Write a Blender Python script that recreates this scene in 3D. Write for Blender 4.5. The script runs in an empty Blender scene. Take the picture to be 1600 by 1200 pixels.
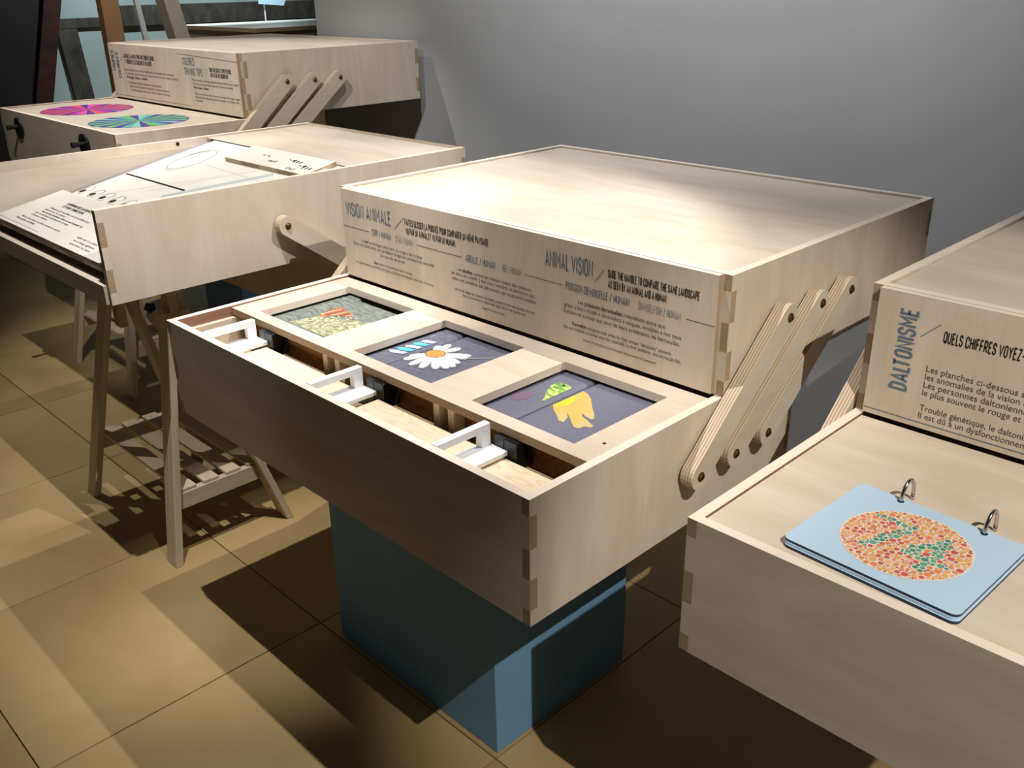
import bpy, bmesh, math, random
from mathutils import Vector, Matrix
random.seed(7)
scene = bpy.context.scene
COL = scene.collection
S = 1.27            # metres per layout unit (one unit = width of a display case)
FZ = -0.7154        # floor level in layout units (rim of the middle case = 0)
def U(x, y, z): return Vector((x * S, y * S, (z - FZ) * S))

# ------------------------------------------------------------------ camera
cam = bpy.data.cameras.new('camera'); cam_o = bpy.data.objects.new('camera', cam); COL.objects.link(cam_o)
pit, rol, yaw = 0.4106, -0.0168, -0.7963
fw = Vector((math.cos(pit) * math.sin(yaw), math.cos(pit) * math.cos(yaw), -math.sin(pit)))
rt = fw.cross(Vector((0, 0, 1))).normalized(); up = rt.cross(fw)
r2 = rt * math.cos(rol) + up * math.sin(rol); u2 = up * math.cos(rol) - rt * math.sin(rol)
M = Matrix((r2, u2, -fw)).transposed().to_4x4(); M.translation = U(0.7151, -0.7268, 0.605)
cam_o.matrix_world = M
cam.sensor_fit = 'HORIZONTAL'; cam.sensor_width = 36; cam.lens = 1449.8 / 1600 * 36
cam.clip_start = 0.02; cam.clip_end = 200
scene.camera = cam_o

# ------------------------------------------------------------------ world, lights, exposure
w = bpy.data.worlds.new('world'); scene.world = w; w.use_nodes = True
w.node_tree.nodes['Background'].inputs[0].default_value = (0.92, 0.93, 1.0, 1)
w.node_tree.nodes['Background'].inputs[1].default_value = 0.024
def spot(name, pos, target, power, angle, blend=0.35, size=0.012, col=(1.0, 0.965, 0.91)):
    l = bpy.data.lights.new(name, 'SPOT'); o = bpy.data.objects.new(name, l); COL.objects.link(o)
    o.location = U(*pos); d = U(*target) - U(*pos)
    o.rotation_euler = d.to_track_quat('-Z', 'Y').to_euler()
    l.energy = power; l.spot_size = math.radians(angle); l.spot_blend = blend; l.shadow_soft_size = size; l.color = col
    return o
spot('track_spot_right', (1.59, -0.40, 1.80), (0.52, 0.42, 0.03), 330, 34, 0.5, 0.012, (1.0, 0.95, 0.84))
spot('track_spot_eye', (-0.67, -0.065, 1.80), (-1.25, 0.30, 0.0), 215, 49, 0.6)
spot('track_spot_back', (0.43, 0.82, 1.80), (-1.25, 0.02, -0.3), 190, 47, 0.35)
spot('track_spot_case', (-0.455, 0.21, 1.80), (-0.42, 0.27, 0.0), 170, 50, 0.7)
spot('track_spot_left', (-2.60, 0.45, 1.80), (-2.40, 0.75, 0.2), 140, 62, 0.6)
spot('track_spot_tops', (-1.10, -0.25, 1.80), (-2.4, 0.85, 0.25), 150, 42, 0.6)
spot('added_wall_fill', (-0.85, 0.50, 2.05), (-0.9, 1.565, 0.90), 205, 92, 0.9, 0.03, (0.97, 0.985, 1.0))  # added fill to brighten the wall, not a known fitting
spot('added_stand_fill', (-3.3, 1.1, 1.80), (-4.3, 1.7, 0.4), 90, 48, 0.6)  # extra light put in to lift the dark stand posts
spot('far_daylight_fill', (-4.6, 2.4, 1.55), (-6.0, 2.2, 0.35), 200, 110, 0.6, 0.05, (0.78, 0.93, 1.0))  # added cool light standing in for the far room's daylight
scene.view_settings.view_transform = 'Standard'; scene.view_settings.look = 'None'
scene.view_settings.exposure = 0.1; scene.view_settings.gamma = 1.0
scene.view_settings.use_curve_mapping = False

# ------------------------------------------------------------------ materials
def srgb(r, g, b):
    f = lambda c: (c / 255 / 12.92) if c / 255 <= 0.04045 else ((c / 255 + 0.055) / 1.055) ** 2.4
    return (f(r), f(g), f(b), 1)
MATS = {}
def mat(name, rgb, rough=0.5, metal=0.0, spec=0.4, coat=0.0):
    m = bpy.data.materials.new(name); m.use_nodes = True; b = m.node_tree.nodes['Principled BSDF']
    b.inputs['Base Color'].default_value = srgb(*rgb); b.inputs['Roughness'].default_value = rough
    b.inputs['Metallic'].default_value = metal; b.inputs['Specular IOR Level'].default_value = spec
    b.inputs['Coat Weight'].default_value = coat
    MATS[name] = m; return m
def nodes(m): return m.node_tree.nodes, m.node_tree.links, m.node_tree.nodes['Principled BSDF']
def noisy(name, c1, c2, scale=(3, 3, 3), nscale=1.0, detail=6, dist=0.0, rough=0.55, coord='UV', bump=0.0, lo=0.3, hi=0.7, rnd=0.0, spec=0.3):
    m = mat(name, c1, rough, spec=spec); N, L, b = nodes(m)
    tc = N.new('ShaderNodeTexCoord'); mp = N.new('ShaderNodeMapping'); mp.inputs['Scale'].default_value = scale
    nz = N.new('ShaderNodeTexNoise'); nz.inputs['Scale'].default_value = nscale; nz.inputs['Detail'].default_value = detail
    nz.inputs['Distortion'].default_value = dist
    cr = N.new('ShaderNodeValToRGB'); e = cr.color_ramp.elements
    e[0].position = lo; e[0].color = srgb(*c1); e[1].position = hi; e[1].color = srgb(*c2)
    src = tc.outputs[coord]
    if rnd:
        oi = N.new('ShaderNodeObjectInfo'); ad = N.new('ShaderNodeVectorMath'); ad.operation = 'ADD'
        mu = N.new('ShaderNodeMath'); mu.operation = 'MULTIPLY'; mu.inputs[1].default_value = 37.0
        L.new(oi.outputs['Random'], mu.inputs[0]); L.new(src, ad.inputs[0]); L.new(mu.outputs[0], ad.inputs[1]); src = ad.outputs[0]
    L.new(src, mp.inputs['Vector']); L.new(mp.outputs[0], nz.inputs['Vector']); L.new(nz.outputs['Fac'], cr.inputs[0])
    out = cr.outputs[0]
    if rnd:
        hs = N.new('ShaderNodeHueSaturation'); mr = N.new('ShaderNodeMapRange')
        mr.inputs['To Min'].default_value = 1 - rnd; mr.inputs['To Max'].default_value = 1 + rnd
        L.new(oi.outputs['Random'], mr.inputs['Value']); L.new(mr.outputs[0], hs.inputs['Value']); L.new(out, hs.inputs['Color']); out = hs.outputs[0]
    L.new(out, b.inputs['Base Color'])
    if bump:
        bp = N.new('ShaderNodeBump'); bp.inputs['Strength'].default_value = bump; bp.inputs['Distance'].default_value = 0.002
        L.new(nz.outputs['Fac'], bp.inputs['Height']); L.new(bp.outputs[0], b.inputs['Normal'])
    return m
def ply(name, c1, c2, c3, rough=0.5):
    # birch veneer: long soft figure plus fine pores, both along U
    m = mat(name, c1, rough, spec=0.3); N, L, b = nodes(m)
    tc = N.new('ShaderNodeTexCoord'); oi = N.new('ShaderNodeObjectInfo')
    mu = N.new('ShaderNodeMath'); mu.operation = 'MULTIPLY'; mu.inputs[1].default_value = 23.0; L.new(oi.outputs['Random'], mu.inputs[0])
    ad = N.new('ShaderNodeVectorMath'); L.new(tc.outputs['UV'], ad.inputs[0]); L.new(mu.outputs[0], ad.inputs[1])
    def lay(sc, ns, det, dist):
        mp = N.new('ShaderNodeMapping'); mp.inputs['Scale'].default_value = sc
        nz = N.new('ShaderNodeTexNoise'); nz.inputs['Scale'].default_value = ns; nz.inputs['Detail'].default_value = det; nz.inputs['Distortion'].default_value = dist
        L.new(ad.outputs[0], mp.inputs['Vector']); L.new(mp.outputs[0], nz.inputs['Vector']); return nz
    a = lay((1.5, 6, 1), 1.0, 5, 2.2); f = lay((9, 150, 1), 1.0, 2, 0.2)
    cr = N.new('ShaderNodeValToRGB'); e = cr.color_ramp.elements
    e[0].position = 0.34; e[0].color = srgb(*c1); e[1].position = 0.66; e[1].color = srgb(*c2)
    L.new(a.outputs['Fac'], cr.inputs[0])
    cr2 = N.new('ShaderNodeValToRGB'); e = cr2.color_ramp.elements
    e[0].position = 0.52; e[0].color = (0, 0, 0, 1); e[1].position = 0.75; e[1].color = (0.3, 0.3, 0.3, 1)
    L.new(f.outputs['Fac'], cr2.inputs[0])
    mx = N.new('ShaderNodeMixRGB'); mx.inputs[2].default_value = srgb(*c3)
    L.new(cr2.outputs[0], mx.inputs[0]); L.new(cr.outputs[0], mx.inputs[1]); L.new(mx.outputs[0], b.inputs['Base Color'])
    return m
PLY = ply('birch_plywood', (202, 187, 170), (214, 201, 186), (192, 176, 158))
PLYD = ply('brown_shaded_plywood', (168, 142, 106), (184, 160, 122), (150, 122, 88))  # browner plywood: shade put into the tray floor colour; counter sides share it
def edge_mat(name, ca, cb, n=4.5):
    m = mat(name, ca, 0.6, spec=0.2); N, L, b = nodes(m)
    tc = N.new('ShaderNodeTexCoord'); sp = N.new('ShaderNodeSeparateXYZ'); L.new(tc.outputs['UV'], sp.inputs[0])
    mu = N.new('ShaderNodeMath'); mu.operation = 'MULTIPLY'; mu.inputs[1].default_value = n; L.new(sp.outputs[0], mu.inputs[0])
    fr = N.new('ShaderNodeMath'); fr.operation = 'FRACT'; L.new(mu.outputs[0], fr.inputs[0])
    cr = N.new('ShaderNodeValToRGB'); e = cr.color_ramp.elements
    e[0].position = 0.42; e[0].color = srgb(*ca); e[1].position = 0.5; e[1].color = srgb(*cb)
    e2 = e.new(0.95); e2.color = srgb(*cb); e3 = e.new(1.0); e3.color = srgb(*ca)
    L.new(fr.outputs[0], cr.inputs[0]); L.new(cr.outputs[0], b.inputs['Base Color']); return m
EDGE = edge_mat('plywood_edge', (184, 164, 138), (146, 124, 100))
EDGEM = edge_mat('plywood_edge_arm', (212, 196, 174), (176, 154, 130))
EDGEP = edge_mat('plywood_edge_lit', (238, 226, 212), (224, 208, 192))  # lit copy of the edge: brightness painted on window walls, upper rims and lip
def pine(name, c1, c2, knot):
    m = mat(name, c1, 0.55, spec=0.25); N, L, b = nodes(m)
    tc = N.new('ShaderNodeTexCoord'); oi = N.new('ShaderNodeObjectInfo')
    mu = N.new('ShaderNodeMath'); mu.operation = 'MULTIPLY'; mu.inputs[1].default_value = 9.0; L.new(oi.outputs['Random'], mu.inputs[0])
    ad = N.new('ShaderNodeVectorMath'); L.new(tc.outputs['UV'], ad.inputs[0]); L.new(mu.outputs[0], ad.inputs[1])
    mp = N.new('ShaderNodeMapping'); mp.inputs['Scale'].default_value = (2.2, 9, 1); L.new(ad.outputs[0], mp.inputs['Vector'])
    nz = N.new('ShaderNodeTexNoise'); nz.inputs['Scale'].default_value = 1.0; nz.inputs['Detail'].default_value = 2; L.new(mp.outputs[0], nz.inputs['Vector'])
    m2 = N.new('ShaderNodeMath'); m2.operation = 'MULTIPLY'; m2.inputs[1].default_value = 22; L.new(nz.outputs['Fac'], m2.inputs[0])
    fr = N.new('ShaderNodeMath'); fr.operation = 'FRACT'; L.new(m2.outputs[0], fr.inputs[0])
    cr = N.new('ShaderNodeValToRGB'); e = cr.color_ramp.elements
    e[0].position = 0.55; e[0].color = srgb(*c1); e[1].position = 0.95; e[1].color = srgb(*c2); L.new(fr.outputs[0], cr.inputs[0])
    vo = N.new('ShaderNodeTexVoronoi'); vo.inputs['Scale'].default_value = 5.0; L.new(ad.outputs[0], vo.inputs['Vector'])
    ck = N.new('ShaderNodeValToRGB'); e = ck.color_ramp.elements
    e[0].position = 0.03; e[0].color = (1, 1, 1, 1); e[1].position = 0.12; e[1].color = (0, 0, 0, 1); L.new(vo.outputs['Distance'], ck.inputs[0])
    mx = N.new('ShaderNodeMixRGB'); mx.inputs[2].default_value = srgb(*knot); L.new(ck.outputs[0], mx.inputs[0]); L.new(cr.outputs[0], mx.inputs[1])
    L.new(mx.outputs[0], b.inputs['Base Color']); return m
PINE = pine('pale_pine', (226, 208, 180), (214, 192, 160), (198, 160, 118))
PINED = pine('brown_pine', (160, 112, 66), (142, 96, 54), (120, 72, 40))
LEGW = noisy('trestle_beech', (196, 178, 152), (212, 196, 172), (3, 40, 1), 1.0, 4, 0.4, 0.55, rnd=0.04)
BLUE = noisy('blue_paint', (112, 152, 186), (118, 158, 192), (2, 2, 2), 3.0, 3, 0, 0.6)
WALLM = noisy('grey_wall_paint', (176, 177, 178), (182, 183, 184), (1, 1, 1), 2.0, 4, 0, 0.75, coord='Object')
BLACK = mat('black_plastic', (22, 22, 24), 0.35)
SLOT = mat('dark_gap', (26, 18, 12), 0.8)
STAIN = noisy('stained_rim', (128, 92, 78), (156, 118, 100), (3, 30, 1), 1.0, 5, 0.5, 0.6)
WHITE = mat('white_handle', (236, 238, 242), 0.35)
GREYP = mat('grey_acrylic', (150, 150, 158), 0.3)
SMOKE = mat('smoked_acrylic', (52, 56, 58), 0.12)
BRASS = mat('dark_brass', (120, 92, 62), 0.32, 0.9)
CHROME = mat('steel', (190, 190, 190), 0.18, 1.0)
INKB = mat('blue_grey_ink', (96, 116, 134), 0.6)
INKL = mat('light_grey_ink', (136, 142, 146), 0.6)
INKK = mat('black_ink', (30, 28, 28), 0.6)
INKG = mat('grey_ink', (82, 76, 70), 0.6)
PAPER = noisy('white_printed_board', (228, 224, 214), (238, 234, 226), (2, 8, 1), 1.0, 4, 0.6, 0.5)
CARD = mat('pale_blue_card', (186, 212, 236), 0.35, coat=0.2)
CARDE = mat('navy_card_edge', (40, 52, 74), 0.5)
FLOORB = mat('floor_mortar', (96, 78, 50), 0.9)
def stone():
    m = noisy('limestone_tile', (164, 138, 92), (184, 160, 112), (1.6, 1.6, 1.6), 1.4, 8, 0.6, 0.48, coord='Object', bump=0.05, rnd=0.06, spec=0.35)
    return m
STONE = stone()
PLAST = noisy('pale_plaster', (150, 162, 158), (172, 182, 178), (1, 1, 1), 2.2, 6, 0.3, 0.9, coord='Object')
TIMB = noisy('old_timber', (52, 48, 42), (84, 78, 68), (1, 6, 3), 2.0, 7, 0.5, 0.85, coord='Object')
TIMBR = noisy('dark_red_timber', (40, 20, 14), (66, 32, 22), (2, 2, 8), 1.0, 5, 0.5, 0.6, coord='Object')
WARM = mat('tan_board', (176, 136, 96), 0.6)
PALEC = mat('pale_cyan_card', (196, 226, 240), 0.5)

# ------------------------------------------------------------------ mesh helpers (layout units, scaled by S)
class MB:
    def __init__(s): s.v = []; s.f = []; s.uv = []; s.m = []
    def face(s, pts, uv, mi=0):
        i = len(s.v); s.v += [tuple(p) for p in pts]; s.f.append(list(range(i, i + len(pts)))); s.uv += [tuple(a) for a in uv]; s.m.append(mi)
    def quad(s, pts, mi=0):
        a, b, c = Vector(pts[0]), Vector(pts[1]), Vector(pts[-1]); lu, lv = (b - a).length * S, (c - a).length * S
        uv = [(0, 0), (lu, 0), (lu, lv), (0, lv)]
        if lv > lu: uv = [(q, p) for p, q in uv]
        s.face(pts, uv, mi)
    def hexa(s, P, mi=0, mis=None):
        # P: 8 corners, bottom 0-3 counter-clockwise, top 4-7
        F = [(3, 2, 1, 0), (4, 5, 6, 7), (0, 1, 5, 4), (1, 2, 6, 5), (2, 3, 7, 6), (3, 0, 4, 7)]
        for k, f in enumerate(F): s.quad([P[i] for i in f], mis[k] if mis else mi)
    def box(s, x0, x1, y0, y1, z0, z1, mi=0, mis=None):
        s.hexa([(x0, y0, z0), (x1, y0, z0), (x1, y1, z0), (x0, y1, z0), (x0, y0, z1), (x1, y0, z1), (x1, y1, z1), (x0, y1, z1)], mi, mis)
    def panel(s, axis, a0, a1, out, grain=0, mf=0, me=1, rim=False):
        # outline extruded along an axis: caps are veneer, the rim is layered edge
        area = sum(out[i][0] * out[(i + 1) % len(out)][1] - out[(i + 1) % len(out)][0] * out[i][1] for i in range(len(out)))
        if area < 0: out = out[::-1]
        if axis == 1: mk = lambda a, p: (p[0], a, p[1])
        elif axis == 0: mk = lambda a, p: (a, p[0], p[1])
        else: mk = lambda a, p: (p[0], p[1], a)
        uvf = (lambda p: (p[0] * S, p[1] * S)) if grain == 0 else (lambda p: (p[1] * S, p[0] * S))
        flip = axis == 1
        c0 = out[::-1]; c1 = out
        if flip: c0, c1 = c1, c0
        s.face([mk(a0, p) for p in c0], [uvf(p) for p in c0], mf); s.face([mk(a1, p) for p in c1], [uvf(p) for p in c1], mf)
        n = len(out); acc = 0; vmax = max(p[1] for p in out)
        for i in range(n):
            p, q = out[i], out[(i + 1) % n]; l = math.dist(p, q) * S
            pts = [mk(a0, p), mk(a0, q), mk(a1, q), mk(a1, p)]; uv = [(0, acc), (0, acc + l), (1, acc + l), (1, acc)]
            if flip: pts = pts[::-1]; uv = uv[::-1]
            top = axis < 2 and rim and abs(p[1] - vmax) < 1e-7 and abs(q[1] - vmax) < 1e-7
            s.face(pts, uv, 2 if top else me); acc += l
    def plate(s, xs, ys, holes, z0, z1, mf=0, me=1, mh=None):
        # flat plate in the XY plane with rectangular holes on a grid
        if mh is None: mh = me
        nx, ny = len(xs) - 1, len(ys) - 1; solid = lambda i, j: 0 <= i < nx and 0 <= j < ny and (i, j) not in holes
        for i in range(nx):
            for j in range(ny):
                if not solid(i, j): continue
                x0, x1, y0, y1 = xs[i], xs[i + 1], ys[j], ys[j + 1]
                for z, rev in ((z1, 0), (z0, 1)):
                    pts = [(x0, y0, z), (x1, y0, z), (x1, y1, z), (x0, y1, z)]
                    if rev: pts = pts[::-1]
                    s.face(pts, [(p[0] * S, p[1] * S) for p in pts], mf)
                for (di, dj, a, b) in ((-1, 0, (x0, y1), (x0, y0)), (1, 0, (x1, y0), (x1, y1)), (0, -1, (x0, y0), (x1, y0)), (0, 1, (x1, y1), (x0, y1))):
                    if solid(i + di, j + dj): continue
                    inner = 0 <= i + di < nx and 0 <= j + dj < ny
                    l = math.dist(a, b) * S
                    s.face([(a[0], a[1], z0), (b[0], b[1], z0), (b[0], b[1], z1), (a[0], a[1], z1)], [(0, 0), (0, l), (1, l), (1, 0)], mh if inner else me)
    def poly(s, pts, mi=0): s.face(pts, [(p[0] * S, p[1] * S) for p in pts], mi)
    def cyl(s, c, ax, r, h, n=20, mi=0, r2=None):
        c = Vector(c); ax = Vector(ax).normalized(); a = ax.orthogonal().normalized(); b = ax.cross(a); r2 = r if r2 is None else r2
        A = [c + (a * math.cos(t) + b * math.sin(t)) * r for t in [2 * math.pi * i / n for i in range(n)]]
        B = [c + ax * h + (a * math.cos(t) + b * math.sin(t)) * r2 for t in [2 * math.pi * i / n for i in range(n)]]
        s.face(A[::-1], [(0, 0)] * n, mi); s.face(B, [(0, 0)] * n, mi)
        for i in range(n):
            j = (i + 1) % n; s.face([A[i], A[j], B[j], B[i]], [(0, 0), (0, 1), (1, 1), (1, 0)], mi)
    def tube(s, path, r, n=10, mi=0):
        P = [Vector(p) for p in path]; rings = []
        t0 = (P[1] - P[0]).normalized(); a = t0.orthogonal().normalized()
        for i, p in enumerate(P):
            t = (P[min(i + 1, len(P) - 1)] - P[max(i - 1, 0)]).normalized(); a = (a - t * a.dot(t)).normalized(); b = t.cross(a)
            rings.append([p + (a * math.cos(2 * math.pi * k / n) + b * math.sin(2 * math.pi * k / n)) * r for k in range(n)])
        for i in range(len(P) - 1):
            for k in range(n):
                l = (k + 1) % n; s.face([rings[i][k], rings[i][l], rings[i + 1][l], rings[i + 1][k]], [(0, 0)] * 4, mi)
        s.face(rings[0][::-1], [(0, 0)] * n, mi); s.face(rings[-1], [(0, 0)] * n, mi)
    def build(s, name, mats, parent=None, bevel=0, smooth=False):
        me = bpy.data.meshes.new(name); me.from_pydata([(a * S, b * S, c * S) for a, b, c in s.v], [], s.f)
        if not isinstance(mats, (list, tuple)): mats = [mats]
        for m in mats: me.materials.append(m)
        uvl = me.uv_layers.new(name='UVMap')
        for k, a in enumerate(s.uv): uvl.data[k].uv = a
        me.polygons.foreach_set('material_index', s.m)
        bm = bmesh.new(); bm.from_mesh(me); bmesh.ops.remove_doubles(bm, verts=bm.verts, dist=1e-5)
        if bevel: bmesh.ops.bevel(bm, geom=bm.edges[:], offset=bevel * S, segments=1, affect='EDGES', clamp_overlap=True)
        if smooth:
            for f in bm.faces: f.smooth = len(f.verts) <= 4
        bm.to_mesh(me); bm.free()
        o = bpy.data.objects.new(name, me); COL.objects.link(o); o.parent = parent
        return o
def thing(name, pos, label, cat, group=None, rotz=0):
    o = bpy.data.objects.new(name, None); COL.objects.link(o); o.location = U(*pos); o.rotation_euler = (0, 0, rotz)
    o.empty_display_size = 0.05; o['label'] = label; o['category'] = cat
    if group: o['group'] = group
    return o
def tag(o, label, cat, pos=None, group=None):
    o['label'] = label; o['category'] = cat
    if group: o['group'] = group
    if pos is not None: o.location = U(*pos)
    return o
def structure(o, pos=(0, 0, 0)):
    o['kind'] = 'structure'; o.location = U(*pos); return o
def dup(root, parent=None):
    c = root.copy(); COL.objects.link(c); c.parent = parent
    for ch in list(root.children): dup(ch, c)
    return c

# ------------------------------------------------------------------ lettering
def glyphs(txt, bold=0.0, shear=0.0, res=3):
    cu = bpy.data.curves.new('t', 'FONT'); cu.body = txt; cu.size = 1; cu.resolution_u = res; cu.offset = bold; cu.shear = shear
    ob = bpy.data.objects.new('t', cu); COL.objects.link(ob)
    dg = bpy.context.evaluated_depsgraph_get(); me = bpy.data.meshes.new_from_object(ob.evaluated_get(dg))
    V = [tuple(v.co) for v in me.vertices]; F = [list(p.vertices) for p in me.polygons]
    bpy.data.objects.remove(ob); bpy.data.curves.remove(cu); bpy.data.meshes.remove(me)
    return V, F
_h, _ = glyphs('H'); CAPH = max(v[1] for v in _h)
_a, _ = glyphs('a'); _b2, _ = glyphs('a a'); SPACE = (max(v[0] for v in _b2) - 2 * max(v[0] for v in _a))
def lettering(txt, parent, ink, o, ud, vd, cap, width=None, bold=0.0, align='L', name='lettering', lift=0.0004):
    """txt: string or list of (string, bold).  o: anchor, ud/vd: unit directions along and up the text, cap: capital height, width: fitted width"""
    runs = [(txt, bold)] if isinstance(txt, str) else txt
    V = []; F = []; x = 0
    for t, b in runs:
        v, f = glyphs(t.strip(), b)
        if t.startswith(' '): x += SPACE
        k = len(V); m0 = min(p[0] for p in v); V += [(p[0] - m0 + x, p[1]) for p in v]; F += [[i + k for i in q] for q in f]
        x = max(p[0] for p in V) + 0.02
        if t.endswith(' '): x += SPACE
    w0 = max(p[0] for p in V); sy = cap / CAPH; sx = width / w0 if width else sy
    off = {'L': 0, 'C': -w0 * sx / 2, 'R': -w0 * sx}[align]
    ud, vd, o = Vector(ud), Vector(vd), Vector(o); n = ud.cross(vd)
    P = [(o + ud * (p[0] * sx + off) + vd * (p[1] * sy) + n * lift) * S for p in V]
    me = bpy.data.meshes.new(name); me.from_pydata(P, [], F); me.materials.append(ink)
    ob = bpy.data.objects.new(name, me); COL.objects.link(ob); ob.parent = parent
    return ob

# condensed capitals drawn as strokes of even weight
def _arc(cx, cy, rx, ry, a0, a1, n=6): return [(cx + rx * math.cos(math.radians(a0 + (a1 - a0) * i / n)), cy + ry * math.sin(math.radians(a0 + (a1 - a0) * i / n))) for i in range(n + 1)]
_w = .40
CAPS = {
 'A': (.46, [[(0, 0), (.23, 1), (.46, 0)], [(.085, .28), (.375, .28)]]),
 'B': (_w, [[(0, 0), (0, 1), (.2, 1)] + _arc(.2, .76, .19, .24, 90, -90) + [(0, .52)], [(.2, .52)] + _arc(.2, .26, .2, .26, 90, -90) + [(0, 0)]]),
 'C': (_w, [[(_w, .70)] + _arc(_w / 2, .78, _w / 2, .22, 0, 180, 8) + _arc(_w / 2, .22, _w / 2, .22, 180, 360, 8) + [(_w, .30)]]),
 'D': (_w, [[(0, 0), (0, 1), (.16, 1)] + _arc(.16, .76, .24, .24, 90, 0) + _arc(.16, .24, .24, .24, 0, -90) + [(0, 0)]]),
 'E': (.34, [[(.34, 1), (0, 1), (0, 0), (.34, 0)], [(0, .52), (.29, .52)]]), 'F': (.34, [[(.34, 1), (0, 1), (0, 0)], [(0, .5), (.29, .5)]]),
 'G': (_w, [[(_w, .70)] + _arc(_w / 2, .78, _w / 2, .22, 0, 180, 8) + _arc(_w / 2, .22, _w / 2, .22, 180, 360, 8) + [(_w, .48), (.22, .48)]]),
 'H': (_w, [[(0, 0), (0, 1)], [(_w, 0), (_w, 1)], [(0, .5), (_w, .5)]]), 'I': (.0, [[(0, 0), (0, 1)]]),
 'J': (.3, [[(.3, 1)] + _arc(.14, .2, .16, .2, 0, -160, 6)]), 'K': (_w, [[(0, 0), (0, 1)], [(_w, 1), (.03, .42)], [(.14, .56), (_w, 0)]]),
 'L': (.33, [[(0, 1), (0, 0), (.33, 0)]]), 'M': (.54, [[(0, 0), (0, 1), (.27, .34), (.54, 1), (.54, 0)]]), 'N': (_w + .03, [[(0, 0), (0, 1), (_w + .03, 0), (_w + .03, 1)]]),
 'O': (_w, [_arc(_w / 2, .78, _w / 2, .22, 0, 180, 8) + _arc(_w / 2, .22, _w / 2, .22, 180, 360, 8) + [(_w, .78)]]),
 'P': (_w, [[(0, 0), (0, 1), (.2, 1)] + _arc(.2, .73, .2, .27, 90, -90) + [(0, .46)]]),
 'Q': (_w, [_arc(_w / 2, .78, _w / 2, .22, 0, 180, 8) + _arc(_w / 2, .22, _w / 2, .22, 180, 360, 8) + [(_w, .78)], [(.22, .22), (.44, -.04)]]),
 'R': (_w, [[(0, 0), (0, 1), (.2, 1)] + _arc(.2, .74, .2, .26, 90, -90) + [(0, .48)], [(.2, .48), (_w, 0)]]),
 'S': (_w, [[(.39, .74)] + _arc(.2, .78, .19, .22, 0, 180, 8) + _arc(.2, .73, .19, .2, 180, 250, 3) + _arc(.2, .26, .2, .24, 70, 0, 3) + _arc(.2, .22, .2, .22, 0, -180, 8) + [(0, .26)]]),
 'T': (.42, [[(0, 1), (.42, 1)], [(.21, 1), (.21, 0)]]), 'U': (_w, [[(0, 1)] + _arc(_w / 2, .22, _w / 2, .22, 180, 360, 8) + [(_w, 1)]]),
 'V': (.46, [[(0, 1), (.23, 0), (.46, 1)]]), 'W': (.68, [[(0, 1), (.17, 0), (.34, .9), (.51, 0), (.68, 1)]]), 'X': (.44, [[(0, 1), (.44, 0)], [(0, 0), (.44, 1)]]),
 'Y': (.44, [[(0, 1), (.22, .45), (.44, 1)], [(.22, .45), (.22, 0)]]), 'Z': (.38, [[(0, 1), (.38, 1), (0, 0), (.38, 0)]]),
 '/': (.36, [[(0, -.06), (.36, 1.06)]]), '-': (.22, [[(0, .45), (.22, .45)]]), '.': (.0, [[(0, 0), (0, .06)]]), ',': (.04, [[(.03, .06), (0, -.12)]]), "'": (.0, [[(0, 1), (0, .78)]]),
 '?': (.36, [[(0, .76)] + _arc(.18, .8, .18, .2, 180, -60, 8) + [(.18, .45), (.18, .26)], [(.18, 0), (.18, .06)]])}
CAPS['É'] = (.34, CAPS['E'][1] + [[(.13, 1.14), (.24, 1.3)]]); CAPS['Ê'] = (.34, CAPS['E'][1] + [[(.06, 1.13), (.17, 1.27), (.28, 1.13)]])
def strokes(V, F, pl, wd, x0):
    P = [Vector((x + x0, y)) for x, y in pl]; n = len(P); Lf = []; Rt = []
    closed = (P[0] - P[-1]).length < 1e-6
    for i in range(n):
        a = P[i] - P[i - 1] if i else (P[-1] - P[-2] if closed else P[1] - P[0]); b = P[i + 1] - P[i] if i < n - 1 else (P[1] - P[0] if closed else a)
        a = a.normalized(); b = b.normalized(); na, nb = Vector((-a.y, a.x)), Vector((-b.y, b.x)); m = na + nb
        m = m.normalized() if m.length > 1e-4 else na; k = min(1 / max(m.dot(nb), .4), 1.9) * wd / 2
        Lf.append(P[i] + m * k); Rt.append(P[i] - m * k)
    for i in range(n - 1):
        k = len(V); V += [tuple(Lf[i]), tuple(Rt[i]), tuple(Rt[i + 1]), tuple(Lf[i + 1])]; F.append([k, k + 1, k + 2, k + 3])
def caps(txt, parent, ink, o, ud, vd, cap, width, weight=.14, gap=.17, name='lettering', lift=.0004):
    V = []; F = []; x = 0
    for ci, ch in enumerate(txt):
        if ch == ' ': x += .30; continue
        wd, pls = CAPS[ch]
        for pl in pls: strokes(V, F, pl, weight, x)
        x += wd + gap + weight * .5 - ((.24 if txt[ci + 1:ci + 2] == 'T' else .08) if ch == 'L' else 0)
    x0 = min(v[0] for v in V); w0 = max(v[0] for v in V) - x0; sx = width / w0; sy = cap
    ud, vd, o = Vector(ud), Vector(vd), Vector(o); n = ud.cross(vd)
    me = bpy.data.meshes.new(name); me.from_pydata([(o + ud * ((v[0] - x0) * sx) + vd * (v[1] * sy) + n * lift) * S for v in V], [], F); me.materials.append(ink)
    ob = bpy.data.objects.new(name, me); COL.objects.link(ob); ob.parent = parent; return ob
def rule(parent, ink, a, b, n, wid=0.0009, name='printed_line', lift=0.0004):
    a, b, n = Vector(a), Vector(b), Vector(n); d = (b - a).normalized(); q = d.cross(n) * wid / 2; l = n * lift
    m = MB(); m.face([a - q + l, a + q + l, b + q + l, b - q + l], [(0, 0)] * 4); return m.build(name, ink, parent)

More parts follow.
